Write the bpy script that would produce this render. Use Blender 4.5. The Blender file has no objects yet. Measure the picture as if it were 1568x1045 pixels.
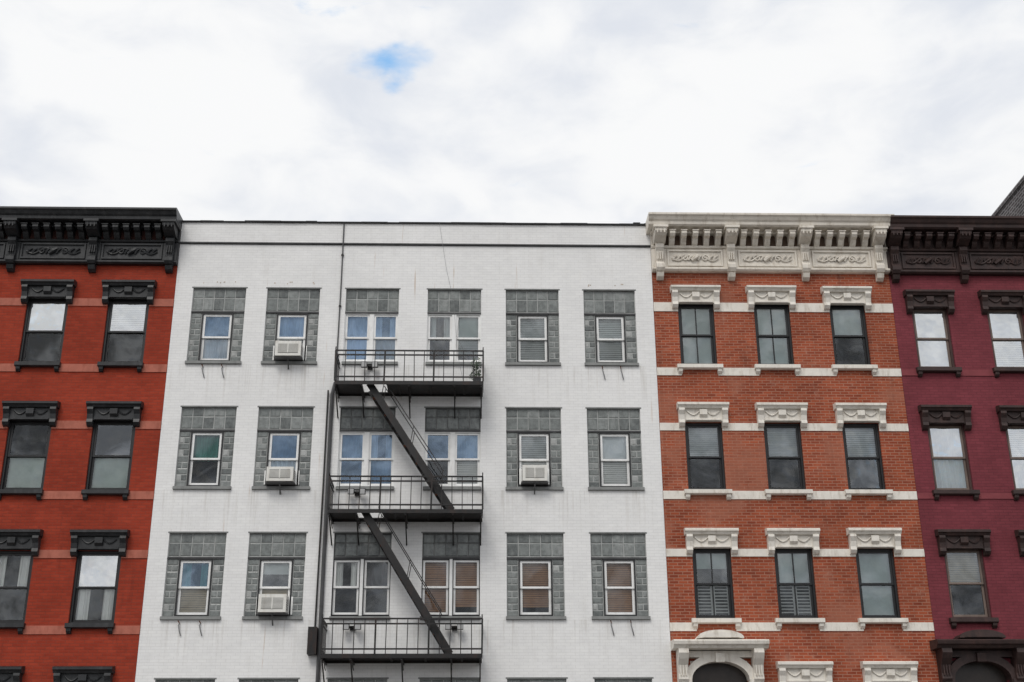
import bpy, random
from math import *
from mathutils import Vector, Matrix
random.seed(7)
SC=bpy.context.scene
SC.view_settings.view_transform='Standard'; SC.view_settings.look='None'; SC.view_settings.exposure=0

# ---------------------------------------------------------------- node helpers
class NT:
    def __init__(s,nt): s.nt=nt; s.N=nt.nodes; s.L=nt.links
    def n(s,t,**k):
        nd=s.N.new(t)
        for a,b in k.items(): setattr(nd,a,b)
        return nd
    def l(s,a,b): s.L.new(a,b)
    def math(s,op,a,b=None,c=None,clamp=False):
        m=s.n('ShaderNodeMath',operation=op,use_clamp=clamp)
        for i,v in enumerate((a,b,c)):
            if v is None: continue
            if isinstance(v,(int,float)): m.inputs[i].default_value=v
            else: s.l(v,m.inputs[i])
        return m.outputs[0]
    def mix(s,fac,a,b,mode='MIX'):
        m=s.n('ShaderNodeMix',data_type='RGBA',blend_type=mode)
        for i,v in ((0,fac),(6,a),(7,b)):
            if isinstance(v,(int,float)): m.inputs[i].default_value=v
            elif isinstance(v,tuple): m.inputs[i].default_value=v if len(v)==4 else (*v,1)
            else: s.l(v,m.inputs[i])
        return m.outputs[2]
    def ramp(s,fac,lo,hi,a=0.0,b=1.0):
        m=s.n('ShaderNodeMapRange'); m.interpolation_type='SMOOTHSTEP'
        s.l(fac,m.inputs[0]); m.inputs[1].default_value=lo; m.inputs[2].default_value=hi
        m.inputs[3].default_value=a; m.inputs[4].default_value=b
        return m.outputs[0]
    def noise(s,vec,scale,detail=4,rough=.55,dist=0):
        m=s.n('ShaderNodeTexNoise'); s.l(vec,m.inputs['Vector'])
        m.inputs['Scale'].default_value=scale; m.inputs['Detail'].default_value=detail
        m.inputs['Roughness'].default_value=rough; m.inputs['Distortion'].default_value=dist
        return m.outputs['Fac']
    def map(s,vec,sc,loc=(0,0,0)):
        m=s.n('ShaderNodeMapping'); s.l(vec,m.inputs[0]); m.inputs['Scale'].default_value=sc; m.inputs['Location'].default_value=loc
        return m.outputs[0]
MATS={}
def newmat(name):
    m=bpy.data.materials.new(name); m.use_nodes=True
    t=NT(m.node_tree); b=m.node_tree.nodes['Principled BSDF']; MATS[name]=m
    return m,t,b
def brick(name,c1,c2,mort,dirt=(.1,.08,.07),dirtamt=.35,patch=None,rust=0,bw=.21,rh=.07,ms=.008,rough=.85,bump=.5,var=(.82,1.12),seed=0,fine=1.0,spec=.25,drips=(),dripamt=.3):
    m,t,b=newmat(name)
    co=t.n('ShaderNodeTexCoord').outputs['Object']
    sp=t.n('ShaderNodeSeparateXYZ'); t.l(co,sp.inputs[0])
    cb=t.n('ShaderNodeCombineXYZ'); t.l(t.math('ADD',sp.outputs[0],sp.outputs[1]),cb.inputs[0]); t.l(sp.outputs[2],cb.inputs[1])
    br=t.n('ShaderNodeTexBrick'); t.l(cb.outputs[0],br.inputs['Vector'])
    br.inputs['Color1'].default_value=(*c1,1); br.inputs['Color2'].default_value=(*c2,1); br.inputs['Mortar'].default_value=(*mort,1)
    for k,v in (('Scale',1),('Mortar Size',ms),('Mortar Smooth',.3),('Brick Width',bw),('Row Height',rh),('Bias',-.1)): br.inputs[k].default_value=v
    col=br.outputs['Color']
    v=t.map(co,(1,1,1),(seed*3.1,seed*7.7,seed))
    big=t.ramp(t.noise(v,.7,6,.6),.3,.7,var[0],var[1])
    mid=t.ramp(t.noise(t.map(v,(1,1,2.5)),5,3,.6),.3,.7,1-.07*fine,1+.06*fine)
    g=t.math('MULTIPLY',big,mid)
    cg=t.n('ShaderNodeCombineXYZ')
    for i in range(3): t.l(g,cg.inputs[i])
    col=t.mix(1.0,col,cg.outputs[0],'MULTIPLY')
    if patch:
        pm=t.ramp(t.noise(v,.45,6,.65,.4),.50,.62,0,patch[1])
        col=t.mix(pm,col,patch[0])
        # pale mineral bloom on the old brick
        col=t.mix(t.ramp(t.noise(v,3.1,8,.7,.3),.55,.74,0,.38),col,(.42,.24,.18))
    st=t.noise(t.map(co,(3.2,3.2,.22),(seed,0,0)),1.6,6,.65)
    blot=t.noise(v,2.3,6,.7)
    dm=t.math('MULTIPLY',t.ramp(st,.5,.75),t.ramp(blot,.35,.7),clamp=True)
    col=t.mix(t.math('MULTIPLY',dm,dirtamt),col,dirt)
    if drips:   # water staining under the sills
        tot=None
        for s_ in drips:
            k=t.math('MULTIPLY',t.ramp(sp.outputs[2],s_-1.3,s_),t.math('LESS_THAN',sp.outputs[2],s_))
            tot=k if tot is None else t.math('ADD',tot,k)
        dn_=t.ramp(t.noise(t.map(co,(9,9,.3),(seed,2,2)),1.3,5,.7),.5,.72)
        col=t.mix(t.math('MULTIPLY',t.math('MULTIPLY',tot,dn_),dripamt),col,dirt)
    if rust:
        r1=t.noise(t.map(co,(6,6,.25),(4,0,2)),1.5,4,.6); r2=t.noise(v,.7,3,.5)
        rm=t.math('MULTIPLY',t.ramp(r1,.62,.74),t.ramp(r2,.48,.6),clamp=True)
        col=t.mix(t.math('MULTIPLY',rm,rust),col,(.42,.27,.15))
    t.l(col,b.inputs['Base Color']); b.inputs['Roughness'].default_value=rough; b.inputs['Specular IOR Level'].default_value=spec
    bm=t.n('ShaderNodeBump'); bm.inputs['Strength'].default_value=bump; bm.inputs['Distance'].default_value=.006
    h=t.math('ADD',t.math('MULTIPLY',br.outputs['Fac'],-1),t.math('MULTIPLY',t.noise(co,22,3,.6),.8*fine))
    h=t.math('ADD',h,t.math('MULTIPLY',t.noise(v,1.3,3,.6),2.0*fine))
    t.l(h,bm.inputs['Height']); t.l(bm.outputs[0],b.inputs['Normal'])
    return m
def paint(name,c,var=.15,rough=.6,metal=0,dirt=None,dirtamt=.4,scale=4,bump=.25,spec=.4):
    m,t,b=newmat(name)
    co=t.n('ShaderNodeTexCoord').outputs['Object']
    g=t.ramp(t.noise(co,scale,6,.65),.3,.7,1-var,1+var)
    cg=t.n('ShaderNodeCombineXYZ')
    for i in range(3): t.l(g,cg.inputs[i])
    col=t.mix(1.0,(*c,1),cg.outputs[0],'MULTIPLY')
    if dirt:
        dm=t.ramp(t.noise(t.map(co,(3,3,.8)),2.4,7,.7),.48,.68,0,dirtamt)
        col=t.mix(dm,col,dirt)
    t.l(col,b.inputs['Base Color']); b.inputs['Roughness'].default_value=rough; b.inputs['Metallic'].default_value=metal
    b.inputs['Specular IOR Level'].default_value=spec
    bm=t.n('ShaderNodeBump'); bm.inputs['Strength'].default_value=bump; bm.inputs['Distance'].default_value=.01
    t.l(t.noise(co,18,4,.6),bm.inputs['Height']); t.l(bm.outputs[0],b.inputs['Normal'])
    return m
def glass(name,refl,tint=(.93,.95,.94),gcol=(.95,.98,1),wob=.5,vary=0):
    m,t,b=newmat(name); t.N.remove(b)
    out=t.N['Material Output']
    tr=t.n('ShaderNodeBsdfTransparent'); tr.inputs[0].default_value=(*tint,1)
    gl=t.n('ShaderNodeBsdfGlossy'); gl.inputs['Roughness'].default_value=.03; gl.inputs[0].default_value=(*gcol,1)
    co=t.n('ShaderNodeTexCoord').outputs['Object']
    bm=t.n('ShaderNodeBump'); bm.inputs['Strength'].default_value=wob; bm.inputs['Distance'].default_value=.03
    t.l(t.noise(co,1.6,2,.5),bm.inputs['Height']); t.l(bm.outputs[0],gl.inputs['Normal'])
    mx=t.n('ShaderNodeMixShader')
    f=t.n('ShaderNodeFresnel'); f.inputs[0].default_value=1.5
    fac=t.math('ADD',t.math('MULTIPLY',f.outputs[0],.9),refl,clamp=True)
    if vary:   # noise raises the mirror share of the pane in patches
        fac=t.math('ADD',fac,t.ramp(t.noise(co,1.3,5,.6,.5),.38,.66,0,vary),clamp=True)
    t.l(fac,mx.inputs[0]); t.l(tr.outputs[0],mx.inputs[1]); t.l(gl.outputs[0],mx.inputs[2]); t.l(mx.outputs[0],out.inputs[0])
    return m

# ---------------------------------------------------------------- materials
brick('brick_white',(.80,.795,.785),(.775,.77,.765),(.71,.705,.695),dirt=(.46,.43,.39),dirtamt=.26,rust=.6,ms=.006,rough=.75,bump=.28,var=(.96,1.02),seed=1,fine=.45,drips=(12.68,9.55,6.54),dripamt=.5)
brick('brick_orange',(.325,.047,.024),(.265,.036,.019),(.235,.048,.030),dirt=(.11,.025,.017),dirtamt=.5,ms=.009,rough=.9,var=(.84,1.1),seed=2,bump=.45,fine=1.0,spec=.15)
brick('brick_red',(.35,.084,.040),(.22,.048,.026),(.36,.175,.12),dirt=(.12,.05,.036),dirtamt=.6,patch=((.34,.135,.088),.65),ms=.010,rough=.9,var=(.80,1.13),seed=3,bump=.5,spec=.15)
brick('brick_maroon',(.195,.042,.053),(.165,.035,.045),(.14,.034,.043),dirt=(.09,.028,.034),dirtamt=.4,ms=.008,rough=.9,var=(.85,1.12),seed=4,bump=.45,fine=.9,spec=.2)
brick('brick_dark',(.05,.045,.045),(.12,.10,.10),(.26,.25,.25),dirt=(.03,.03,.03),dirtamt=.5,bw=.3,rh=.1,ms=.02,var=(.7,1.3),seed=5)
paint('stone_white',(.74,.70,.635),.06,.7,dirt=(.40,.34,.27),dirtamt=.5)
paint('cornice_white',(.70,.65,.575),.08,.65,dirt=(.34,.28,.21),dirtamt=.45,scale=3)
paint('cornice_gap_brown',(.10,.065,.045),.2,.8)  # dark brown backing board between the white modillions
paint('trim_gap',(.05,.014,.010),.3,.8)  # dark reddish backing board between the black modillions
paint('band_terra',(.40,.135,.095),.12,.8,dirt=(.26,.07,.045),dirtamt=.5,spec=.2)
paint('band_maroon',(.21,.05,.058),.12,.75,spec=.2)
paint('trim_black',(.019,.020,.022),.3,.45,dirt=(.06,.06,.062),dirtamt=.5)
paint('trim_brown',(.036,.020,.018),.3,.6,dirt=(.08,.04,.032),dirtamt=.5)
paint('iron',(.010,.009,.009),.4,.5,dirt=(.06,.022,.01),dirtamt=.3,scale=9)
paint('rusty',(.18,.055,.02),.4,.8)
paint('stain',(.45,.36,.28),.3,.8)
paint('frame_white',(.80,.80,.79),.05,.45,dirt=(.5,.47,.43),dirtamt=.3)
paint('frame_dark',(.014,.014,.015),.2,.4)
paint('frame_brown',(.06,.032,.028),.2,.5)
paint('frame_tan',(.16,.12,.10),.2,.5)
paint('sill_grey',(.20,.205,.20),.12,.7,dirt=(.1,.1,.1),dirtamt=.4)
paint('line_dark',(.06,.06,.062),.25,.7)
paint('block_a',(.165,.178,.172),.25,.22,scale=11,dirt=(.30,.31,.30),dirtamt=.4)
paint('block_b',(.205,.218,.212),.25,.3,scale=11,dirt=(.36,.365,.355),dirtamt=.4)
paint('block_c',(.12,.130,.127),.3,.2,scale=11,dirt=(.25,.26,.25),dirtamt=.4)
paint('mortar_light',(.36,.368,.36),.15,.8,dirt=(.2,.2,.195),dirtamt=.5)
paint('mortar_dark',(.12,.12,.12),.15,.8,dirt=(.3,.3,.29),dirtamt=.5)
paint('tar',(.02,.02,.021),.3,.8)
paint('roof_grey',(.10,.10,.10),.2,.9)
paint('room_dark',(.018,.017,.016),.3,.9)
paint('blind_white',(.84,.84,.82),.04,.6)
paint('blind_grey',(.50,.52,.51),.06,.6)
paint('blind_brown',(.42,.23,.13),.12,.6)
paint('blind_beige',(.56,.47,.34),.1,.6)
paint('shade_green',(.44,.51,.475),.12,.7,scale=2)
paint('shade_bright',(.88,.89,.9),.03,.7)
paint('curtain_blue',(.17,.27,.38),.25,.8,scale=3)
paint('curtain_pale',(.62,.70,.80),.12,.8,scale=3)
paint('curtain_teal',(.08,.32,.27),.2,.8,scale=3)
paint('curtain_dark',(.06,.05,.05),.3,.8)
paint('curtain_brown',(.28,.11,.06),.2,.8)
paint('ac_white',(.70,.69,.65),.06,.5,dirt=(.42,.36,.28),dirtamt=.35)
paint('ac_dark',(.10,.10,.10),.2,.6)
paint('pipe_grey',(.22,.22,.22),.1,.5)
paint('pipe_dark',(.06,.06,.062),.2,.5)
paint('door_dark',(.03,.022,.018),.2,.4)
paint('asphalt',(.05,.05,.052),.2,.9,scale=3)
paint('concrete',(.30,.29,.27),.12,.9,scale=2,dirt=(.15,.14,.13))
paint('roadline',(.7,.7,.66),.1,.7)
paint('soil_ground',(.12,.11,.10),.2,.95)
paint('leaf',(.04,.07,.03),.4,.6)
paint('lamp_glass',(.4,.4,.4),.05,.3)
glass('glass_a',.004,vary=.07); glass('glass_b',.07,(.85,.9,.9),vary=.10); glass('glass_m',.48,gcol=(.97,.99,1),vary=.15); glass('glass_sky_blue',.10,(.80,.89,.95),(.62,.79,1.0),vary=.16)  # blue panes: reflected blue sky is put into the glass colours

# ---------------------------------------------------------------- mesh builder
class MB:
    def __init__(s): s.v=[];s.f=[];s.m=[];s.sl=[]
    def mi(s,n):
        if n not in s.sl: s.sl.append(n)
        return s.sl.index(n)
    def face(s,pts,mat):
        i=len(s.v); s.v+= [tuple(p) for p in pts]; s.f.append(tuple(range(i,i+len(pts)))); s.m.append(s.mi(mat))
    def poly(s,vs,fs,mat):
        i=len(s.v); s.v+=[tuple(p) for p in vs]; k=s.mi(mat)
        for f in fs: s.f.append(tuple(a+i for a in f)); s.m.append(k)
    def box(s,x0,x1,y0,y1,z0,z1,mat):
        if x0>x1:x0,x1=x1,x0
        if y0>y1:y0,y1=y1,y0
        if z0>z1:z0,z1=z1,z0
        s.poly([(x0,y0,z0),(x1,y0,z0),(x1,y1,z0),(x0,y1,z0),(x0,y0,z1),(x1,y0,z1),(x1,y1,z1),(x0,y1,z1)],
               [(0,3,2,1),(4,5,6,7),(0,1,5,4),(1,2,6,5),(2,3,7,6),(3,0,4,7)],mat)
    def prx(s,prof,x0,x1,mat):   # profile (y,z) extruded along x
        n=len(prof)
        vs=[(x0,y,z) for y,z in prof]+[(x1,y,z) for y,z in prof]
        fs=[(i,(i+1)%n,n+(i+1)%n,n+i) for i in range(n)]+[tuple(range(n))[::-1],tuple(range(n,2*n))]
        s.poly(vs,fs,mat)
    def pry(s,prof,y0,y1,mat):   # profile (x,z) extruded along y
        n=len(prof)
        vs=[(x,y0,z) for x,z in prof]+[(x,y1,z) for x,z in prof]
        fs=[(i,(i+1)%n,n+(i+1)%n,n+i) for i in range(n)]+[tuple(range(n))[::-1],tuple(range(n,2*n))]
        s.poly(vs,fs,mat)
    def bar(s,p,q,w,h,mat,up=(0,0,1)):
        p=Vector(p);q=Vector(q);d=(q-p).normalized();u=Vector(up)
        if abs(d.dot(u))>.98:u=Vector((0,1,0))
        r=d.cross(u).normalized();u=r.cross(d).normalized()
        c=[r*(-w/2)+u*(-h/2),r*(w/2)+u*(-h/2),r*(w/2)+u*(h/2),r*(-w/2)+u*(h/2)]
        s.poly([p+a for a in c]+[q+a for a in c],[(0,1,5,4),(1,2,6,5),(2,3,7,6),(3,0,4,7),(3,2,1,0),(4,5,6,7)],mat)
    def path(s,pts,r,mat,n=6):
        pts=[Vector(p) for p in pts]; rings=[]
        for i,p in enumerate(pts):
            a=pts[max(i-1,0)];b=pts[min(i+1,len(pts)-1)];d=(b-a).normalized()
            u=Vector((0,1,0)) if abs(d.y)<.9 else Vector((0,0,1))
            x=d.cross(u).normalized();y=x.cross(d)
            rings.append([p+x*(r*cos(2*pi*k/n))+y*(r*sin(2*pi*k/n)) for k in range(n)])
        vs=[v for R in rings for v in R];fs=[]
        for i in range(len(pts)-1):
            for k in range(n): fs.append((i*n+k,i*n+(k+1)%n,(i+1)*n+(k+1)%n,(i+1)*n+k))
        s.poly(vs,fs,mat)
    def build(s,name,parent=None):
        me=bpy.data.meshes.new(name); me.from_pydata(s.v,[],s.f)
        for n in s.sl: me.materials.append(MATS[n])
        me.polygons.foreach_set('material_index',s.m)
        me.update()
        o=bpy.data.objects.new(name,me); SC.collection.objects.link(o)
        if parent: o.parent=parent
        return o
def empty(name):
    o=bpy.data.objects.new(name,None); SC.collection.objects.link(o); return o

def wall(mb,x0,x1,z0,z1,ops,mat,depth=.22,y=0,rmat=None):
    xs=sorted({x0,x1,*[a for o in ops for a in o[:2]]}); zs=sorted({z0,z1,*[a for o in ops for a in o[2:4]]})
    for i in range(len(xs)-1):
        for j in range(len(zs)-1):
            cx=(xs[i]+xs[i+1])/2;cz=(zs[j]+zs[j+1])/2
            if any(o[0]<cx<o[1] and o[2]<cz<o[3] for o in ops): continue
            mb.face([(xs[i],y,zs[j]),(xs[i+1],y,zs[j]),(xs[i+1],y,zs[j+1]),(xs[i],y,zs[j+1])],mat)
    r=rmat or mat
    for a,b,c,d in [o[:4] for o in ops]:
        Y=y+depth
        mb.face([(a,y,c),(a,Y,c),(a,Y,d),(a,y,d)],r); mb.face([(b,y,c),(b,y,d),(b,Y,d),(b,Y,c)],r)
        mb.face([(a,y,c),(b,y,c),(b,Y,c),(a,Y,c)],r); mb.face([(a,y,d),(a,Y,d),(b,Y,d),(b,y,d)],r)
def shell(mb,x0,x1,z1,mat,depth=14,roofz=None,in_=.004):
    a=x0+in_;b=x1-in_;rz=roofz or z1-.5
    mb.face([(a,0,0),(a,0,z1),(a,depth,z1),(a,depth,0)],mat)
    mb.face([(b,0,0),(b,depth,0),(b,depth,z1),(b,0,z1)],mat)
    mb.face([(a,depth,0),(a,depth,z1),(b,depth,z1),(b,depth,0)],mat)
    mb.face([(a,.3,rz),(b,.3,rz),(b,depth,rz),(a,depth,rz)],'roof_grey')
    mb.face([(a,0,z1),(b,0,z1),(b,.3,z1),(a,.3,z1)],mat)
    mb.face([(a,.3,z1),(b,.3,z1),(b,.3,rz),(a,.3,rz)],mat)
    mb.face([(a,1.3,0),(b,1.3,0),(b,1.3,rz-.05),(a,1.3,rz-.05)],'room_dark')  # near-black sheet stands in for unlit rooms, darkness is in its colour

# ---------------------------------------------------------------- window contents
def blind(mb,x0,x1,z0,z1,y,mat,p=.05):
    z=z1
    while z>z0+.01:
        h=min(p*.96,z-z0); t=random.uniform(-.004,.004)
        mb.face([(x0,y-.010,z-h+t),(x1,y-.010,z-h),(x1,y+.010,z),(x0,y+.010,z+t)],mat); z-=p
def curtain(mb,x0,x1,z0,z1,y,mat,amp=.025):
    n=max(8,int((x1-x0)/.03)); ph=random.random()*6
    top=[];bot=[]
    for i in range(n+1):
        s=i/n; x=x0+(x1-x0)*s
        yy=y+amp*sin(s*(x1-x0)*52+ph)+.4*amp*sin(s*23+ph*2)
        top.append((x,yy,z1)); bot.append((x,yy*1.0,z0))
    for i in range(n): mb.face([bot[i],bot[i+1],top[i+1],top[i]],mat)
def content(mb,kind,x0,x1,z0,z1,y):
    if kind=='dark': return
    if kind in('bw','bg','bb','be'):
        blind(mb,x0,x1,z0,z1,y,{'bw':'blind_white','bg':'blind_grey','bb':'blind_brown','be':'blind_beige'}[kind]); return
    if kind=='bbh':
        blind(mb,x0,x1,z0+(z1-z0)*.3,z1,y,'blind_brown'); return
    if kind=='bgh':
        blind(mb,x0,x1,z0+(z1-z0)*.35,z1,y,'blind_grey'); return
    if kind in('sg','sb'):
        mat={'sg':'shade_green','sb':'shade_bright'}[kind]
        mb.face([(x0,y,z0),(x1,y,z0),(x1,y,z1),(x0,y,z1)],mat); return
    if kind in('half','halfw'):
        m=z0+(z1-z0)*random.uniform(.3,.55)
        mb.face([(x0,y,m),(x1,y,m),(x1,y,z1),(x0,y,z1)],'shade_green' if kind=='half' else 'blind_white'); return
    if kind[0]=='c':
        mat={'b':'curtain_blue','p':'curtain_pale','t':'curtain_teal','k':'curtain_dark','n':'curtain_brown','w':'blind_white'}[kind[1]]
        if len(kind)>2:
            w=(x1-x0)*.33
            curtain(mb,x0,x0+w,z0,z1,y,mat); curtain(mb,x1-w,x1,z0,z1,y,mat)
        else: curtain(mb,x0,x1,z0,z1,y,mat)
        return
    if kind=='sh':
        w=(x1-x0)/2
        for a in (x0,x0+w):
            mb.box(a+.01,a+.05,y-.02,y,z0,z1,'blind_grey'); mb.box(a+w-.05,a+w-.01,y-.02,y,z0,z1,'blind_grey')
            z=z0+.04
            while z<z1-.03:
                mb.face([(a+.05,y-.02,z),(a+w-.05,y-.02,z),(a+w-.05,y+.01,z+.035),(a+.05,y+.01,z+.035)],'blind_grey'); z+=.075
def sash(F,G,C,x0,x1,z0,z1,y,up,lo,fm='frame_white',om='frame_dark',ow=.03,fw=.055,gm='glass_a',mid=.5,mm=False):
    F.box(x0,x0+ow,y-.03,y+.10,z0,z1,om);F.box(x1-ow,x1,y-.03,y+.10,z0,z1,om)
    F.box(x0+ow,x1-ow,y-.03,y+.10,z1-ow,z1,om);F.box(x0+ow,x1-ow,y-.035,y+.10,z0,z0+ow,om)
    a=x0+ow;b=x1-ow;c=z0+ow;d=z1-ow; m=c+(d-c)*mid
    def s(c0,d0,yy,kind,rail):
        g=gm
        if kind[0]=='*': g='glass_m';kind=kind[1:]
        elif kind[0]=='~': g='glass_sky_blue';kind=kind[1:]
        elif kind[0]=='+': g='glass_b';kind=kind[1:]
        F.box(a,a+fw,yy,yy+.035,c0,d0,fm);F.box(b-fw,b,yy,yy+.035,c0,d0,fm)
        F.box(a+fw,b-fw,yy+.002,yy+.035,d0-rail[1],d0,fm);F.box(a+fw,b-fw,yy+.002,yy+.035,c0,c0+rail[0],fm)
        if mm: F.box((a+b)/2-.014,(a+b)/2+.014,yy+.004,yy+.03,c0+rail[0],d0-rail[1],fm)
        t1,t2=random.uniform(-.004,.004),random.uniform(-.004,.004)
        G.face([(a+fw,yy+.018+t1,c0+rail[0]),(b-fw,yy+.018+t1,c0+rail[0]),(b-fw,yy+.018+t2,d0-rail[1]),(a+fw,yy+.018+t2,d0-rail[1])],g)
        content(C,kind,a+fw*.3,b-fw*.3,c0,d0,y+.115)
    s(m-.02,d,y,up,(.045,fw)); s(c,m+.02,y+.038,lo,(fw*1.2,.045))

def hood(T,xc,zt,w,mat):
    xc+=random.uniform(-.008,.008); zt+=random.uniform(-.006,.006)
    x0=xc-w/2;x1=xc+w/2
    T.prx([(0,zt+.03),(-.20,zt),(-.24,zt-.02),(-.24,zt-.07),(-.20,zt-.09),(-.17,zt-.14),(0,zt-.14)],x0,x1,mat)
    T.box(x0+.05,x1-.05,-.10,0,zt-.44,zt-.141,mat)
    T.prx([(-.101,zt-.39),(-.125,zt-.40),(-.125,zt-.43),(-.101,zt-.44)],x0+.2,x1-.2,mat)
    for a in (x0+.03,x1-.17):
        T.prx([(0,zt-.142),(-.20,zt-.142),(-.21,zt-.2),(-.15,zt-.3),(-.13,zt-.42),(-.15,zt-.5),(-.09,zt-.57),(0,zt-.6)],a,a+.14,mat)
    T.prx([(-.102,zt-.16),(-.17,zt-.17),(-.17,zt-.3),(-.102,zt-.36)],xc-.09,xc+.09,mat)
    for sgn in(-1,1):
        pts=[(xc+sgn*(.09+.30*k/8),-.115,zt-.20-.10*sin(pi*k/8)) for k in range(9)]
        T.path(pts,.018,mat,5)
def sill(T,xc,zt,w,mat):
    x0=xc-w/2;x1=xc+w/2
    T.prx([(0.1,zt+.02),(-.13,zt),(-.13,zt-.09),(-.10,zt-.11),(0.0,zt-.11)],x0,x1,mat)
    for a in(x0+.03,x1-.13): T.prx([(0,zt-.112),(-.10,zt-.112),(-.09,zt-.17),(-.04,zt-.22),(0,zt-.23)],a,a+.10,mat)
def scroll(T,xc,zc,w,y,mat):
    for sgn in (-1,1):
        pts=[]
        for k in range(18):
            a=k/17; pts.append((xc+sgn*(w*.5*a),y,zc+.075*sin(a*pi*2.0)))
        T.path(pts,.024,mat,5)
        cx=xc+sgn*w*.22
        pts=[(cx+sgn*.10*(1-k/14)*cos(k*.75),y,zc+.10*(1-k/14)*sin(k*.75)) for k in range(13)]
        T.path(pts,.024,mat,5)
        for q in(.1,.34,.44):
            cx=xc+sgn*w*q; T.path([(cx-.05,y,zc-.06),(cx,y-.02,zc+.03),(cx+.06,y,zc+.08)],.028,mat,5)
    T.path([(xc-.09,y,zc-.06),(xc,y-.03,zc),(xc+.09,y,zc+.07)],.055,mat,6)
def cornice(name,par,x0,x1,zt,mat,bx,nmod=6,ends=(True,True),vs=1.0,back=None):
    T=MB(); V=lambda d: zt-d*vs
    e0=.10 if ends[0] else 0; e1=.10 if ends[1] else 0
    pr=[(.3,zt+.03),(-.62,zt),(-.68,zt-.02),(-.68,zt-.07),(-.64,zt-.10),(-.60,zt-.17),(-.56,zt-.21),(-.55,zt-.28),(-.50,V(.33)),(0,V(.33))]
    T.prx(pr,x0-e0,x1+e1,mat)
    T.box(x0,x1,-.10,0,V(1.34),V(.331),mat)
    T.box(x0-.01,x1+.01,-.24,-.101,V(.40),V(.332),mat)
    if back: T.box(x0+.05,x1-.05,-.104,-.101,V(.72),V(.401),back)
    T.prx([(-.102,V(.721)),(-.15,V(.721)),(-.17,V(.75)),(-.15,V(.79)),(-.102,V(.80))],x0,x1,mat)
    T.prx([(0,V(1.341)),(-.13,V(1.341)),(-.16,V(1.37)),(-.16,V(1.41)),(-.11,V(1.45)),(0,V(1.45))],x0,x1,mat)
    bx=sorted(bx)
    for b in bx:
        h=.100;H=.145
        T.prx([(-.1,V(.331)),(-.56,V(.331)),(-.60,V(.40)),(-.59,V(.50)),(-.50,V(.60)),(-.36,V(.66)),(-.26,V(.70)),(-.1,V(.70))],b-H,b+H,mat)
        T.prx([(-.1,V(.701)),(-.25,V(.701)),(-.30,V(.75)),(-.30,V(.84)),(-.24,V(.93)),(-.20,V(1.08)),(-.19,V(1.2)),(-.25,V(1.3)),(-.25,V(1.40)),(-.2,V(1.48)),(-.13,V(1.50)),(-.1,V(1.5))],b-h,b+h,mat)
        T.box(b-H-.04,b+H+.04,-.63,-.11,V(.415),V(.345),mat)
        for q in(-.055,.0,.055):
            T.box(b+q-.012,b+q+.012,-.26,-.205,V(1.17),V(.96),mat)
            T.box(b+q*1.6-.014,b+q*1.6+.014,-.60,-.56,V(.56),V(.42),mat)
        T.prx([(0,V(1.451)),(-.12,V(1.451)),(-.18,V(1.52)),(-.14,V(1.62)),(-.05,V(1.68)),(0,V(1.68))],b-.085,b+.085,mat)
        T.prx([(-.101,V(.81)),(-.13,V(.81)),(-.13,V(1.335)),(-.101,V(1.335))],b-.17,b+.17,mat)
    for a,b in zip(bx[:-1],bx[1:]):
        a2=a+.17;b2=b-.17;n=nmod
        for k in range(n):
            c=a2+(b2-a2)*(k+.5)/n
            T.prx([(-.1,V(.401)),(-.40,V(.401)),(-.45,V(.43)),(-.45,V(.50)),(-.40,V(.56)),(-.30,V(.585)),(-.27,V(.64)),(-.22,V(.70)),(-.16,V(.74)),(-.1,V(.75))],c-.068,c+.068,mat)
            T.box(c-.085,c+.085,-.47,-.1,V(.425),V(.402),mat)
        pz0,pz1=V(1.31),V(.84)
        T.box(a2+.03,b2-.03,-.14,-.101,pz1-.04,pz1,mat);T.box(a2+.03,b2-.03,-.14,-.101,pz0,pz0+.04,mat)
        T.box(a2+.03,a2+.07,-.14,-.101,pz0+.04,pz1-.04,mat);T.box(b2-.07,b2-.03,-.14,-.101,pz0+.04,pz1-.04,mat)
        scroll(T,(a+b)/2,(pz0+pz1)/2,(b2-a2)*.8,-.115,mat)
    return T.build(name,par)

# ================================================================ WHITE BUILDING
wb=empty('white_brick_apartment_building')
WX0,WX1,WZ=-7.51,4.36,16.52
cols=[(-7.07,-5.76),(-5.24,-3.93),(-3.29,-1.97),(-1.26,.07),(.68,2.0),(2.62,3.91)]
rows=[(12.70,14.72,14.05),(9.57,11.60,10.99),(6.56,8.54,7.93),(3.35,5.26,4.65)]
ops=[(a,b,r[0],r[1]) for a,b in cols for r in rows]
low=[(a,b,.75,2.35) for a,b in cols[:2]+cols[3:]]+[(-3.2,-2.05,.15,2.5)]
W=MB(); wall(W,WX0,WX1,0,WZ,ops+low,'brick_white',depth=.16)
shell(W,WX0,WX1,WZ,'brick_white')
W.build('walls',wb)
P=MB()
x=WX0
while x<WX1-.01:
    w=min(random.uniform(.25,.9),WX1-x); h=random.uniform(.03,.055)
    P.box(x,x+w,-.04-random.random()*.012,.34,WZ+.001,WZ+h,'tar'); x+=w
P.prx([(0,15.965),(-.045,15.955),(-.05,15.925),(0,15.90)],WX0,WX1,'line_dark')
for a,b in cols:
    for r in rows: P.box(a-.03,b+.03,-.008,.05,r[1]-.02,r[1]+.012,'sill_grey')
P.build('parapet_flashing_and_lintels',wb)
F=MB();G=MB();C=MB();B=MB();S=MB()
A='frame_white';Dk='frame_dark'
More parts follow.
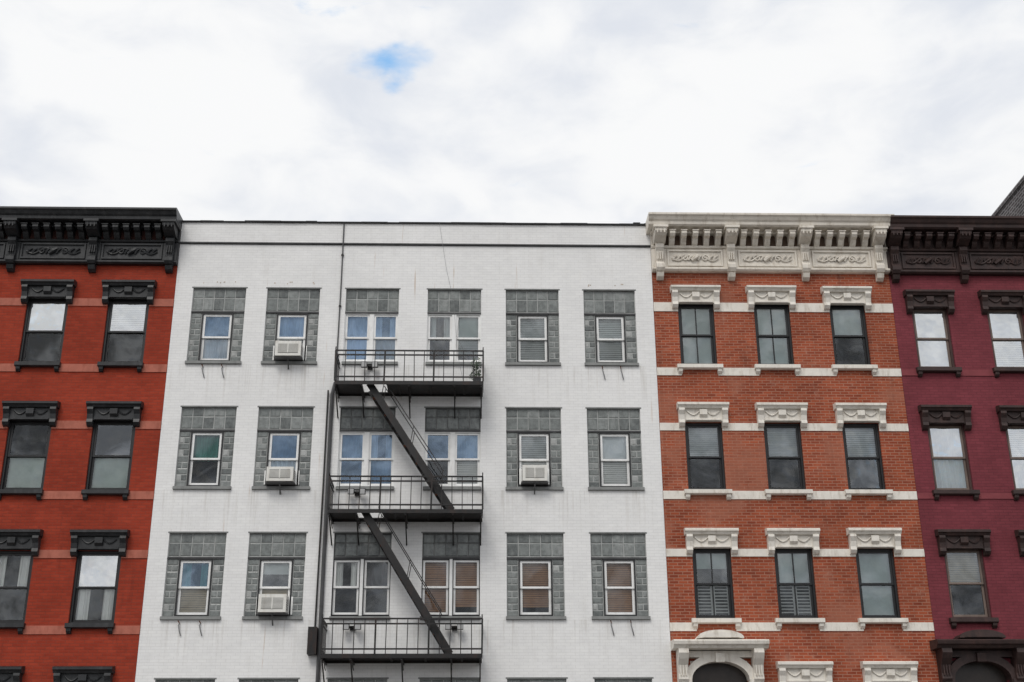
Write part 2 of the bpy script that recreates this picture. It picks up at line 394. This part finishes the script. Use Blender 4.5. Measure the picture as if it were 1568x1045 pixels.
cont={ (0,0):[('~cb','+cp')],(0,1):[('~cp','bw')],(0,2):[('~cp','~cp'),('~cpp','cp')],(0,3):[('+cwp','+dark'),('+sg','+bgh')],(0,4):[('+bg','bg')],(0,5):[('+bw','bg')],
 (1,0):[('ct','dark')],(1,1):[('~cb','+cp')],(1,2):[('~cb','~dark'),('~cpp','~cb')],(1,3):[('~dark','dark'),('~cb','bw')],(1,4):[('+bg','bw')],(1,5):[('+sb','bw')],
 (2,0):[('~ctp','be')],(2,1):[('+halfw','be')],(2,2):[('cwp','dark'),('ckp','dark')],(2,3):[('bb','bb'),('bb','bbh')],(2,4):[('bb','bbh')],(2,5):[('bb','bb')],
 (3,0):[('bg','dark')],(3,1):[('dark','dark')],(3,2):[('dark','dark'),('dark','dark')],(3,3):[('bb','dark'),('bb','dark')],(3,4):[('bg','dark')],(3,5):[('bw','dark')]}
def blocks(x0,x1,z0,z1,nx,nz,y=.055,mts=('block_a','block_b','block_c'),wt=(5,3,3)):
    dx=(x1-x0)/nx;dz=(z1-z0)/nz
    for i in range(nx):
        for j in range(nz):
            g=.009; mt=random.choices(mts,wt)[0]
            a,b,c,d=x0+i*dx+g,x0+(i+1)*dx-g,z0+j*dz+g,z0+(j+1)*dz-g
            yy=y-random.uniform(.006,.012); e=.015
            B.poly([(a,y,c),(b,y,c),(b,y,d),(a,y,d),(a+e,yy,c+e),(b-e,yy,c+e),(b-e,yy,d-e),(a+e,yy,d-e)],
                   [(4,5,6,7),(0,1,5,4),(1,2,6,5),(2,3,7,6),(3,0,4,7)],mt)
for ri,r in enumerate(rows):
    for ci,(a,b) in enumerate(cols):
        dbl=ci in(2,3); zb=r[0];zt=r[1];wt=r[2]
        S.prx([(.16,zb+.07),(-.05,zb+.05),(-.06,zb-.02),(0,zb-.03),(0,zb+.001),(.16,zb+.001)],a-.02,b+.02,'sill_grey')
        base=zb+.08
        dark_head=dbl and ri in(1,2)  # darker blocks: fire escape shade painted in, along with peeled paint
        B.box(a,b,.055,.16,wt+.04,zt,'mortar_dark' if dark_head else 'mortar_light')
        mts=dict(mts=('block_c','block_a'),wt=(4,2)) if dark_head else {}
        hm=(wt+zt)/2+.06
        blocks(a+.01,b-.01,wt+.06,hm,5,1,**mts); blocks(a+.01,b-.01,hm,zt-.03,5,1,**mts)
        B.box(a,b,.02,.16,wt,wt+.039,'line_dark')
        if dbl:
            m=(a+b)/2
            F.box(m-.035,m+.035,.04,.2,base,wt,A)
            for k,(q0,q1) in enumerate(((a,m-.035),(m+.035,b))):
                u,l=cont[(ri,ci)][k]
                sash(F,G,C,q0,q1,base,wt,.07,u,l,fm=A,om=A if ri!=2 else Dk,ow=.02,fw=.05)
        else:
            wl,wr=a+.27,b-.27
            for q0,q1 in((a,wl),(wr,b)):
                B.box(q0,q1,.055,.16,base-.08,wt,'mortar_light')
                n=9;dz=(wt-base+.03)/n
                for j in range(n):
                    z0_=base-.03+j*dz;z1_=base-.03+(j+1)*dz
                    if j%2==0: blocks(q0+.01,q1-.01,z0_,z1_,1,1)
                    else:
                        s_=.12 if q0==a else .15
                        blocks(q0+.01,q0+s_,z0_,z1_,1,1,mts=('block_b','block_a','mortar_light'),wt=(3,2,3)); blocks(q0+s_,q1-.01,z0_,z1_,1,1)
            u,l=cont[(ri,ci)][0]
            sash(F,G,C,wl,wr,base-.02,wt-.002,.06,u,l,fm=A,om=Dk,ow=.035,fw=.055)
for a,b,c,d in low[:-1]: sash(F,G,C,a,b,c,d,.08,'bg','dark',fm=A,om=Dk)
F.box(-3.2,-2.05,.10,.15,.15,2.5,'door_dark');F.box(-3.2,-3.1,.05,.10,.15,2.5,'frame_white');F.box(-2.15,-2.05,.05,.10,.15,2.5,'frame_white')
F.build('window_frames',wb);G.build('window_glass',wb);C.build('blinds_and_curtains',wb);B.build('glass_block_surrounds',wb);S.build('sills',wb)
K=MB()
for (ci,z) in((0,12.68),(5,12.68),(0,6.54),(5,6.54)):
    a,b=cols[ci]
    for x in(a+.42,b-.42):
        K.path([(x,-.01,z-.08),(x-.01,-.07,z-.14),(x+.02,-.07,z-.25),(x+.05,-.02,z-.36)],.014,'pipe_grey',5)
        K.path([(x,-.01,z-.08),(x-.02,-.09,z-.04)],.012,'rusty',5)
for ci in(0,1,5):
    a,b=cols[ci]
    for k in range(6):
        x=random.uniform(a+.1,b-.1); z_=14.80+random.random()*.06; K.box(x,x+random.uniform(.015,.03),-.003,0.0,z_,z_+.03,'stain')
K.build('wall_hooks',wb)
D=MB()
D.path([(-3.42,-.03,16.5),(-3.42,-.03,14.8),(-3.44,-.03,12.2)],.016,'pipe_dark')
D.path([(-3.44,-.04,12.2),(-3.50,-.06,11.9),(-3.50,-.06,.3)],.045,'pipe_dark',8)
D.path([(-3.60,-.05,12.0),(-3.60,-.05,9.8),(-3.62,-.05,6.3)],.02,'iron')
for z in(15.6,14.2,12.9): D.box(-3.45,-3.39,-.05,0,z,z+.04,'iron')
D.path([(-1.0,-.1,16.5),(-.8,-.07,15.2),(-.62,-.06,14.4),(-.5,-.12,12.9),(-.3,-.05,12.0)],.0035,'pipe_grey',4)
D.path([(-.45,-.05,14.3),(-.52,-.1,13.4),(-.25,-.06,12.8)],.004,'pipe_grey',4)
D.box(4.02,4.14,.3,.42,16.5,16.72,'tar'); D.box(3.99,4.17,.27,.45,16.72,16.76,'tar')
D.box(-3.75,-3.55,-.22,0,5.75,6.35,'iron')
D.build('pipes_and_cables',wb)

# ================================================================ FIRE ESCAPE
fe=empty('fire_escape')
plats=[(11.94,12.70),(8.86,9.62),(5.66,6.41)]
FX0,FX1,FD=-3.36,.12,.90
for i,(zf,zr) in enumerate(plats):
    M=MB()
    M.box(FX0,FX1,-FD,-FD+.012,zf-.09,zf+.0,'iron');M.box(FX0,FX1,-.06,-.05,zf-.09,zf,'iron')
    M.box(FX0,FX0+.012,-FD+.012,-.06,zf-.09,zf,'iron');M.box(FX1-.012,FX1,-FD+.012,-.06,zf-.09,zf,'iron')
    hx0,hx1=(-2.75,-2.15) if i<2 else (9,9)
    y=-FD+.04
    while y<-.07:
        if i<2 and -.75<y<-.18:
            M.box(FX0+.015,hx0,y,y+.045,zf-.03,zf-.012,'iron');M.box(hx1,FX1-.015,y,y+.045,zf-.03,zf-.012,'iron')
        else: M.box(FX0+.015,FX1-.015,y,y+.045,zf-.03,zf-.012,'iron')
        y+=.060
    for x in (-2.8,-1.9,-1.15,-.35): M.box(x,x+.05,-FD+.012,-.06,zf-.055,zf-.031,'iron')
    for z in(zr,zr-.11,zf+.10):
        M.bar((FX0,-FD,z),(FX1,-FD,z),.024,.034,'iron')
        for x in(FX0,FX1): M.bar((x,-FD,z),(x,-.01,z),.024,.034,'iron')
    n=15
    for k in range(n+1):
        x=FX0+(FX1-FX0)*k/n; wdt=.038 if k%5==0 else .018
        j=random.uniform(-.006,.006)
        M.bar((x+j,-FD,zf),(x-j,-FD,zr),wdt,wdt,'iron')
    for x in(FX0,FX1):
        for k in range(1,5): M.bar((x,-FD+FD*k/4.5,zf),(x,-FD+FD*k/4.5,zr),.018,.018,'iron')
    for x in(FX0,FX1): M.path([(x,-FD,zr),(x,-FD-.03,zr+.05),(x,-FD,zr+.09)],.014,'iron',5)
    for x in(FX0+.02,-2.72,-1.62,-.55,FX1-.04):
        M.bar((x,-FD+.02,zf-.105),(x,-.0,zf-.105),.035,.04,'iron')
        M.bar((x,-FD+.10,zf-.11),(x,-.01,zf-.62),.03,.03,'iron')
        M.path([(x,-.35,zf-.10),(x,-.22,zf-.20),(x,-.05,zf-.24)],.012,'iron',4)
    M.build('platform_%d'%(i+1),fe)
for i in(0,1):
    M=MB()
    zt=plats[i][0];zb=plats[i+1][0]+.02
    p0=Vector((-2.56,0,zt+.0));p1=Vector((-.58,0,zb))
    for y in(-.72,-.22):
        M.bar(p0+Vector((0,y,0)),p1+Vector((0,y,0)),.02,.16,'iron')
        off=Vector((.08,y,.48))
        M.bar(p0.lerp(p1,.12)+off,p0.lerp(p1,.86)+off,.018,.020,'iron')
        for t in(.14,.5,.85):
            q=p0.lerp(p1,t)+Vector((0,y,0)); M.bar(q,q+Vector((.08,0,.48)),.016,.016,'iron')
    n=13
    for k in range(1,n):
        q=p0.lerp(p1,k/n)
        for dy in range(3): M.box(q.x-.09,q.x+.07,-.71+dy*.165,-.71+dy*.165+.13,q.z-.012,q.z,'rusty' if (k*3+dy)%5==0 else 'iron')
    M.build('stair_%d'%(i+1),fe)
def flood(x,z):
    M=MB(); M.box(x-.06,x+.06,-.05,0,z-.05,z+.05,'iron')
    for s in(-1,1):
        M.path([(x,-.05,z),(x+s*.07,-.12,z+.01)],.018,'iron')
        M.prx([(-.10,z+.05),(-.24,z+.075),(-.24,z-.075),(-.10,z-.04)],x+s*.13-.07,x+s*.13+.07,'iron')
        M.box(x+s*.13-.06,x+s*.13+.06,-.246,-.241,z-.06,z+.06,'lamp_glass')
    return M.build('floodlight')
for x,z in((-2.62,12.60),(-2.8,9.45),(-2.78,6.35),(-.5,6.35)): flood(x,z)
M=MB(); px,py,pz=-.02,-.5,11.95
for k in range(10):
    a=2*pi*k/10;b=2*pi*(k+1)/10
    M.face([(px+.07*cos(a),py+.07*sin(a),pz),(px+.07*cos(b),py+.07*sin(b),pz),(px+.10*cos(b),py+.10*sin(b),pz+.2),(px+.10*cos(a),py+.10*sin(a),pz+.2)],'pipe_dark')
for k in range(170):
    a=random.random()*2*pi;r=random.random()**.5*.15;h=random.random()*.5
    c=Vector((px-.03+r*cos(a)*(1-.3*h),py+r*sin(a),pz+.2+h)); d=Vector((random.uniform(-1,1),random.uniform(-1,1),random.uniform(-.3,1))).normalized()*.045
    e=d.orthogonal().normalized()*.016
    M.face([c-d,c+e,c+d,c-e],'leaf')
M.path([(px,py,pz+.15),(px-.03,py,pz+.6)],.01,'leaf',4)
M.build('potted_plant')

def ac(x0,x1,z0,z1):
    M=MB(); y0=-.30;y1=.14
    M.box(x0,x1,y0,y1,z0,z1,'ac_white')
    fx0,fx1,fz0,fz1=x0+.07,x1-.07,z0+.07,z1-.07
    M.box(fx0,fx1,y0-.004,y0-.001,fz0,fz1,'ac_dark')
    z=fz0+.01
    while z<fz1-.01:
        M.box(fx0,fx1,y0-.014,y0-.005,z,z+.014,'ac_white'); z+=.026
    M.box((x0+x1)/2-.012,(x0+x1)/2+.012,y0-.018,y0-.005,fz0,fz1,'ac_white')
    for s,xx in((-1,x0),(1,x1)):
        for k in range(5):
            zz=z0+.07+k*.05; M.box(xx+s*.001,xx+s*.004,y0+.05,-.05,zz,zz+.018,'ac_dark')
    M.box(x0-.03,x1+.03,y0+.05,.1,z0-.03,z0-.002,'ac_dark')
    for xx in(x0-.10,x1+.005): M.box(xx,xx+.095,.03,.05,z0,z1,'blind_white')
    M.bar(((x0+x1)/2,-.22,z0-.03),((x0+x1)/2,-.02,z0-.25),.03,.02,'ac_dark')
    return M.build('window_air_conditioner')
ac(-4.90,-4.28,12.80,13.18); ac(-4.90,-4.28,9.68,10.02); ac(-4.88,-4.26,6.66,7.06); ac(1.05,1.63,9.70,10.08)

# ================================================================ ROWHOUSES
def rowhouse(x0,x1,zt,wall_m,cs,ow,tm,bandm,bands,hz,wz,contents,frame,hw,sw,bx,nmod,door=None,corn='trim_black',om=None,ends=(True,True),y_band=-.02,gm='glass_a',vs=1.0,back=None):
    e=empty('brick_rowhouse')
    ops=[]
    for r,(a,b) in enumerate(wz):
        for i,c in enumerate(cs):
            if r==3 and door==i: continue
            ops.append((c-ow/2,c+ow/2,a,b))
    if door is not None:
        dc=cs[door]+.0; dw=1.28
        ops.append((dc-dw/2,dc+dw/2,2.0,5.62))
    low=[(c-ow/2,c+ow/2,.5,1.7) for i,c in enumerate(cs) if i!=door]
    W=MB(); wall(W,x0,x1,0,zt-.3,ops+low,wall_m,depth=.2); shell(W,x0,x1,zt-.3,wall_m,roofz=zt-.6); W.build('walls',e)
    T=MB();F=MB();G=MB();C=MB()
    for z0,z1 in bands:
        cuts=[]
        for (a,b,c,d) in ops:
            if c-.12<z1 and d>z0: cuts.append((a,b))
        cuts=sorted(set(cuts)); xx=x0+.002
        for a,b in cuts+[(x1-.002,None)]:
            if a>xx:T.box(xx,a,y_band,0,z0,z1,bandm)
            if b: xx=b
    for r,(a,b) in enumerate(wz):
        for i,c in enumerate(cs):
            if r==3 and door==i: continue
            hood(T,c,hz[r],hw,tm); sill(T,c,a,sw,tm)
            u,l=contents[r][i%len(contents[r])]
            sash(F,G,C,c-ow/2,c+ow/2,a,b,.09,u,l,fm=frame,om=om or frame,ow=.05,fw=.05,gm=gm,mm=(wall_m=='brick_red' and r in(0,2) and i<2))
    for a,b,c,d in low: sash(F,G,C,a,b,c,d,.09,'bg','dark',fm=frame,om=frame)
    if door is not None:
        z=5.62
        n=16;R=dw/2
        def arc(rad,zc,fl): return [(dc+rad*cos(pi*k/n),zc+rad*fl*sin(pi*k/n)) for k in range(n+1)]
        inn=arc(R,z-.42,.62);out=arc(R+.16,z-.42,.72)
        for k in range(n):
            T.pry([inn[k],out[k],out[k+1],inn[k+1]],-.16,.0,tm)
            zz=z+.0
            T.pry([inn[k],(inn[k][0],zz),(inn[k+1][0],zz),inn[k+1]],.0,.14,tm)
        for s in(-1,1):
            T.box(dc+s*R,dc+s*(R+.16),-.16,0,2.0,z-.421,tm)
            T.box(dc+s*(R+.02),dc+s*(R+.24),-.2,-.161,z-.5,z-.42,tm)
            a=dc+s*(R+.20)-.11
            T.prx([(0,z+.22),(-.44,z+.22),(-.46,z+.12),(-.38,z+.0),(-.26,z-.12),(-.22,z-.3),(-.25,z-.42),(-.17,z-.52),(0,z-.55)],a,a+.22,tm)
            for q in(.05,.11,.17): T.box(a+q-.012,a+q+.012,-.275,-.24,z-.35,z-.12,tm)
        T.prx([(-.161,z+.16),(-.25,z+.14),(-.22,z-.05),(-.161,z-.06)],dc-.1,dc+.1,tm)
        T.box(dc-R-.2,dc+R+.2,-.15,0,z+.06,z+.2,tm)
        T.prx([(0,z+.221),(-.42,z+.221),(-.46,z+.27),(-.52,z+.30),(-.54,z+.37),(-.50,z+.40),(0,z+.44)],dc-R-.42,dc+R+.42,tm)
        top=[(dc-.52,z+.441)]+[(dc+.52*cos(pi-pi*k/12),z+.45+.17*sin(pi*k/12)) for k in range(13)]+[(dc+.52,z+.441)]
        T.pry(top,-.46,0,tm)
        T.pry([(dc+(x_-dc)*.8,z+.45+(z_-z-.45)*.7) for x_,z_ in top[1:-1]],-.485,-.462,tm)
        F.box(dc-R,dc+R,.16,.2,2.0,z,'door_dark')
        for s in(-1,1):
            F.box(dc+s*.06,dc+s*(R-.12),.12,.155,2.2,3.3,'frame_brown');F.box(dc+s*.06,dc+s*(R-.12),.12,.155,3.45,4.6,'frame_brown')
        F.box(dc-R,dc+R,.08,.155,4.72,4.86,'frame_brown')
        St=MB()
        for k in range(11):
            zt_=2.0-k*2.0/11; St.box(dc-.9,dc+.9,-1.0-.29*k-.29,-.16 if k==0 else -1.0-.29*k,0.131,zt_,'concrete')
        for s in(-1,1):
            St.bar((dc+s*.92,-1.2,2.9),(dc+s*.92,-4.2,.95),.05,.05,'iron')
            for k in range(11):
                y=-1.2-.3*k; St.bar((dc+s*.92,y,1.85-.195*k),(dc+s*.92,y,2.9-.195*k),.025,.025,'iron')
        St.build('stoop',e)
    T.build('window_hoods_sills_and_bands',e);F.build('window_frames',e);G.build('window_glass',e);C.build('blinds_and_curtains',e)
    cornice('cornice',e,x0,x1,zt,corn,bx,nmod,ends,vs,back)
    return e
rowhouse(-15.56,-7.515,16.60,'brick_orange',[-14.56,-12.58,-10.60,-8.62],1.02,'trim_black','band_terra',
  [(14.19,14.39),(12.46,12.66),(11.02,11.22),(9.31,9.50),(7.93,8.12),(6.22,6.41)],
  [14.82,11.65,8.55,5.50],[(12.68,14.42),(9.51,11.25),(6.45,8.11),(3.3,5.08)],
  [[('dark','dark'),('*bw','dark'),('*sb','dark'),('*bw','dark')],[('dark','dark'),('half','bgh'),('dark','sg'),('+dark','sg')],[('cnp','dark'),('*cwp','dark'),('cwp','dark'),('*cnp','cwp')],[('bg','dark')]],
  'frame_dark',1.30,1.08,[-15.43,-13.55,-11.60,-9.60,-7.70],6,door=0,om='frame_dark',ends=(True,False),vs=.90,back='trim_gap')
rowhouse(4.365,10.38,16.58,'brick_red',[5.42,7.32,9.22],.90,'stone_white','stone_white',
  [(14.14,14.38),(12.44,12.64),(11.03,11.22),(9.34,9.54),(7.98,8.16),(6.28,6.47)],
  [14.78,11.69,8.61,5.58],[(12.70,14.38),(9.55,11.24),(6.55,8.18),(3.4,5.12)],
  [[('+sg','+sg'),('+sg','+sg'),('+sg','dark')],[('+bg','dark'),('+bg','dark'),('+bg','+dark')],[('+half','sh'),('+sg','sh'),('+sg','+sg')],[('dark','dark')]],
  'frame_dark',1.24,1.12,[4.56,6.36,8.24,10.12],5,door=0,corn='cornice_white',vs=.95,back='cornice_gap_brown')
rowhouse(10.385,16.35,16.55,'brick_maroon',[11.30,13.20,15.10],.92,'trim_brown','band_maroon',
  [(12.46,12.62),(9.36,9.5)],
  [14.70,11.64,8.58,5.5],[(12.65,14.32),(9.55,11.25),(6.56,8.20),(3.4,5.1)],
  [[('*sb','*sb'),('*sb','*bw'),('sb','sb')],[('*cw','+cw'),('*bw','*cw'),('cw','cw')],[('+be','dark'),('half','dark'),('be','dark')],[('dark','dark')]],
  'frame_tan',1.24,1.10,[10.52,12.27,14.1,16.0],5,door=0,corn='trim_brown',om='frame_brown',ends=(False,True),vs=.95)
tb=empty('dark_brick_building')
W=MB(); X0,X1,Z=16.37,25,20.3
tops=[(X0+1+i*2.1,X0+2+i*2.1,z,z+1.7) for i in range(4) for z in(3.2,6.4,9.6,12.8,16.0)]
wall(W,X0,X1,0,Z,tops,'brick_dark',depth=.2); shell(W,X0,X1,Z,'brick_dark',depth=18)
W.build('walls',tb)
T=MB(); T.box(X0-.06,X1+.06,-.1,.35,Z+.001,Z+.12,'concrete'); T.box(X0-.06,X0+.3,.351,18,Z+.001,Z+.12,'brick_dark')
for a,b,c,d in tops: T.box(a-.1,b+.1,-.06,.1,c-.12,c-.002,'concrete');T.box(a-.1,b+.1,-.04,0,d+.002,d+.2,'concrete')
T.build('coping_and_sills',tb)
F=MB();G=MB();C=MB()
for a,b,c,d in tops: sash(F,G,C,a,b,c,d,.09,random.choice(['bw','dark','bg']),'dark',fm='frame_dark',om='frame_dark')
F.build('window_frames',tb);G.build('window_glass',tb);C.build('blinds',tb)

# ================================================================ STREET
M=MB(); M.face([(-600,-600,-.02),(600,-600,-.02),(600,600,-.02),(-600,600,-.02)],'soil_ground'); M.build('ground')
M=MB(); M.face([(-300,-25,.0),(300,-25,.0),(300,-4.6,.0),(-300,-4.6,.0)],'asphalt')
for x in range(-40,41): M.face([(x*6,-14.87,.004),(x*6+3,-14.87,.004),(x*6+3,-14.72,.004),(x*6,-14.72,.004)],'roadline')
M.build('road')
for y0,y1 in((-4.44,0),(-40,-25.16)):
    M=MB(); M.box(-300,300,y0,y1,-.01,.13,'concrete'); M.build('sidewalk')
for y0,y1 in((-4.6,-4.441),(-25.159,-25.0)):
    M=MB(); M.box(-300,300,y0,y1,-.01,.135,'stone_white'); M.build('kerb')

# ================================================================ SKY
w=bpy.data.worlds.new('World'); SC.world=w; w.use_nodes=True
t=NT(w.node_tree); bg=w.node_tree.nodes['Background']
SUN_EL,SUN_AZ=radians(50),radians(200)
sk=t.n('ShaderNodeTexSky'); sk.sky_type='NISHITA'; sk.sun_disc=False; sk.sun_elevation=SUN_EL; sk.sun_rotation=SUN_AZ; sk.air_density=1.0; sk.dust_density=.3; sk.ozone_density=2
gc=t.n('ShaderNodeTexCoord').outputs['Generated']
n1=t.noise(t.map(gc,(1.6,1.6,3.4),(3.3,1.2,.4)),1.7,7,.5,.35)
n2=t.noise(t.map(gc,(1.8,1.8,3.4),(9.3,4.2,1)),6.5,7,.52,.35)
val=t.math('ADD',t.math('MULTIPLY',n1,.62),t.math('MULTIPLY',n2,.38))
g=t.ramp(val,.39,.57,0,1)
cloud=t.mix(g,(4.95,5.18,5.62),(6.35,6.38,6.42))
n3=t.noise(t.map(gc,(1.2,1.2,3.0),(0.4,7.7,0)),7,8,.6,.4)
gap=t.ramp(n3,.64,.76,0,.35)
def Rx(a): return Matrix.Rotation(a,3,'X')
def Rz(a): return Matrix.Rotation(a,3,'Z')
R=Rz(-radians(1.641))@Rx(pi/2+radians(22.004))@Rz(radians(-.311))
d0=Vector((-.0660,.8244,.5620)).normalized()      # direction of the one real break in the cloud deck
nz=t.n('ShaderNodeTexNoise'); t.l(t.map(gc,(1,1,2)),nz.inputs['Vector']); nz.inputs['Scale'].default_value=30; nz.inputs['Detail'].default_value=8
off=t.n('ShaderNodeVectorMath',operation='SCALE')
cs_=t.n('ShaderNodeVectorMath',operation='SUBTRACT'); t.l(nz.outputs['Color'],cs_.inputs[0]); cs_.inputs[1].default_value=(.5,.5,.5)
t.l(cs_.outputs[0],off.inputs[0]); off.inputs['Scale'].default_value=.05
dv=t.n('ShaderNodeVectorMath',operation='SUBTRACT'); t.l(gc,dv.inputs[0]); dv.inputs[1].default_value=d0
da=t.n('ShaderNodeVectorMath',operation='ADD'); t.l(dv.outputs[0],da.inputs[0]); t.l(off.outputs[0],da.inputs[1])
dm=t.map(da.outputs[0],(1,1.5,2.1))
dn=t.n('ShaderNodeVectorMath',operation='LENGTH'); t.l(dm,dn.inputs[0])
hole=t.ramp(dn.outputs['Value'],-.004,.040,.9,0)
gap=t.math('MAXIMUM',gap,hole)
# thin bright haze in the breaks: sky seen through veil
skyc=t.mix(1.0,sk.outputs[0],(1.5,2.1,2.05),'MULTIPLY')
col=t.mix(gap,cloud,skyc)
t.l(col,bg.inputs[0]); bg.inputs[1].default_value=.15
sl=bpy.data.lights.new('sun','SUN'); sl.energy=1.4; sl.angle=radians(24); sl.color=(1,.965,.91)
so=bpy.data.objects.new('sun',sl); SC.collection.objects.link(so)
az=radians(200); dirv=Vector((sin(az)*cos(SUN_EL),cos(az)*cos(SUN_EL),sin(SUN_EL)))
so.rotation_euler=dirv.to_track_quat('Z','Y').to_euler()

# ================================================================ CAMERA
cam=bpy.data.cameras.new('camera'); co=bpy.data.objects.new('camera',cam); SC.collection.objects.link(co)
cam.sensor_width=36; cam.lens=1950/1568*36; cam.clip_end=3000
co.matrix_world=Matrix.Translation((0,-29,1.6))@R.to_4x4()
SC.camera=co
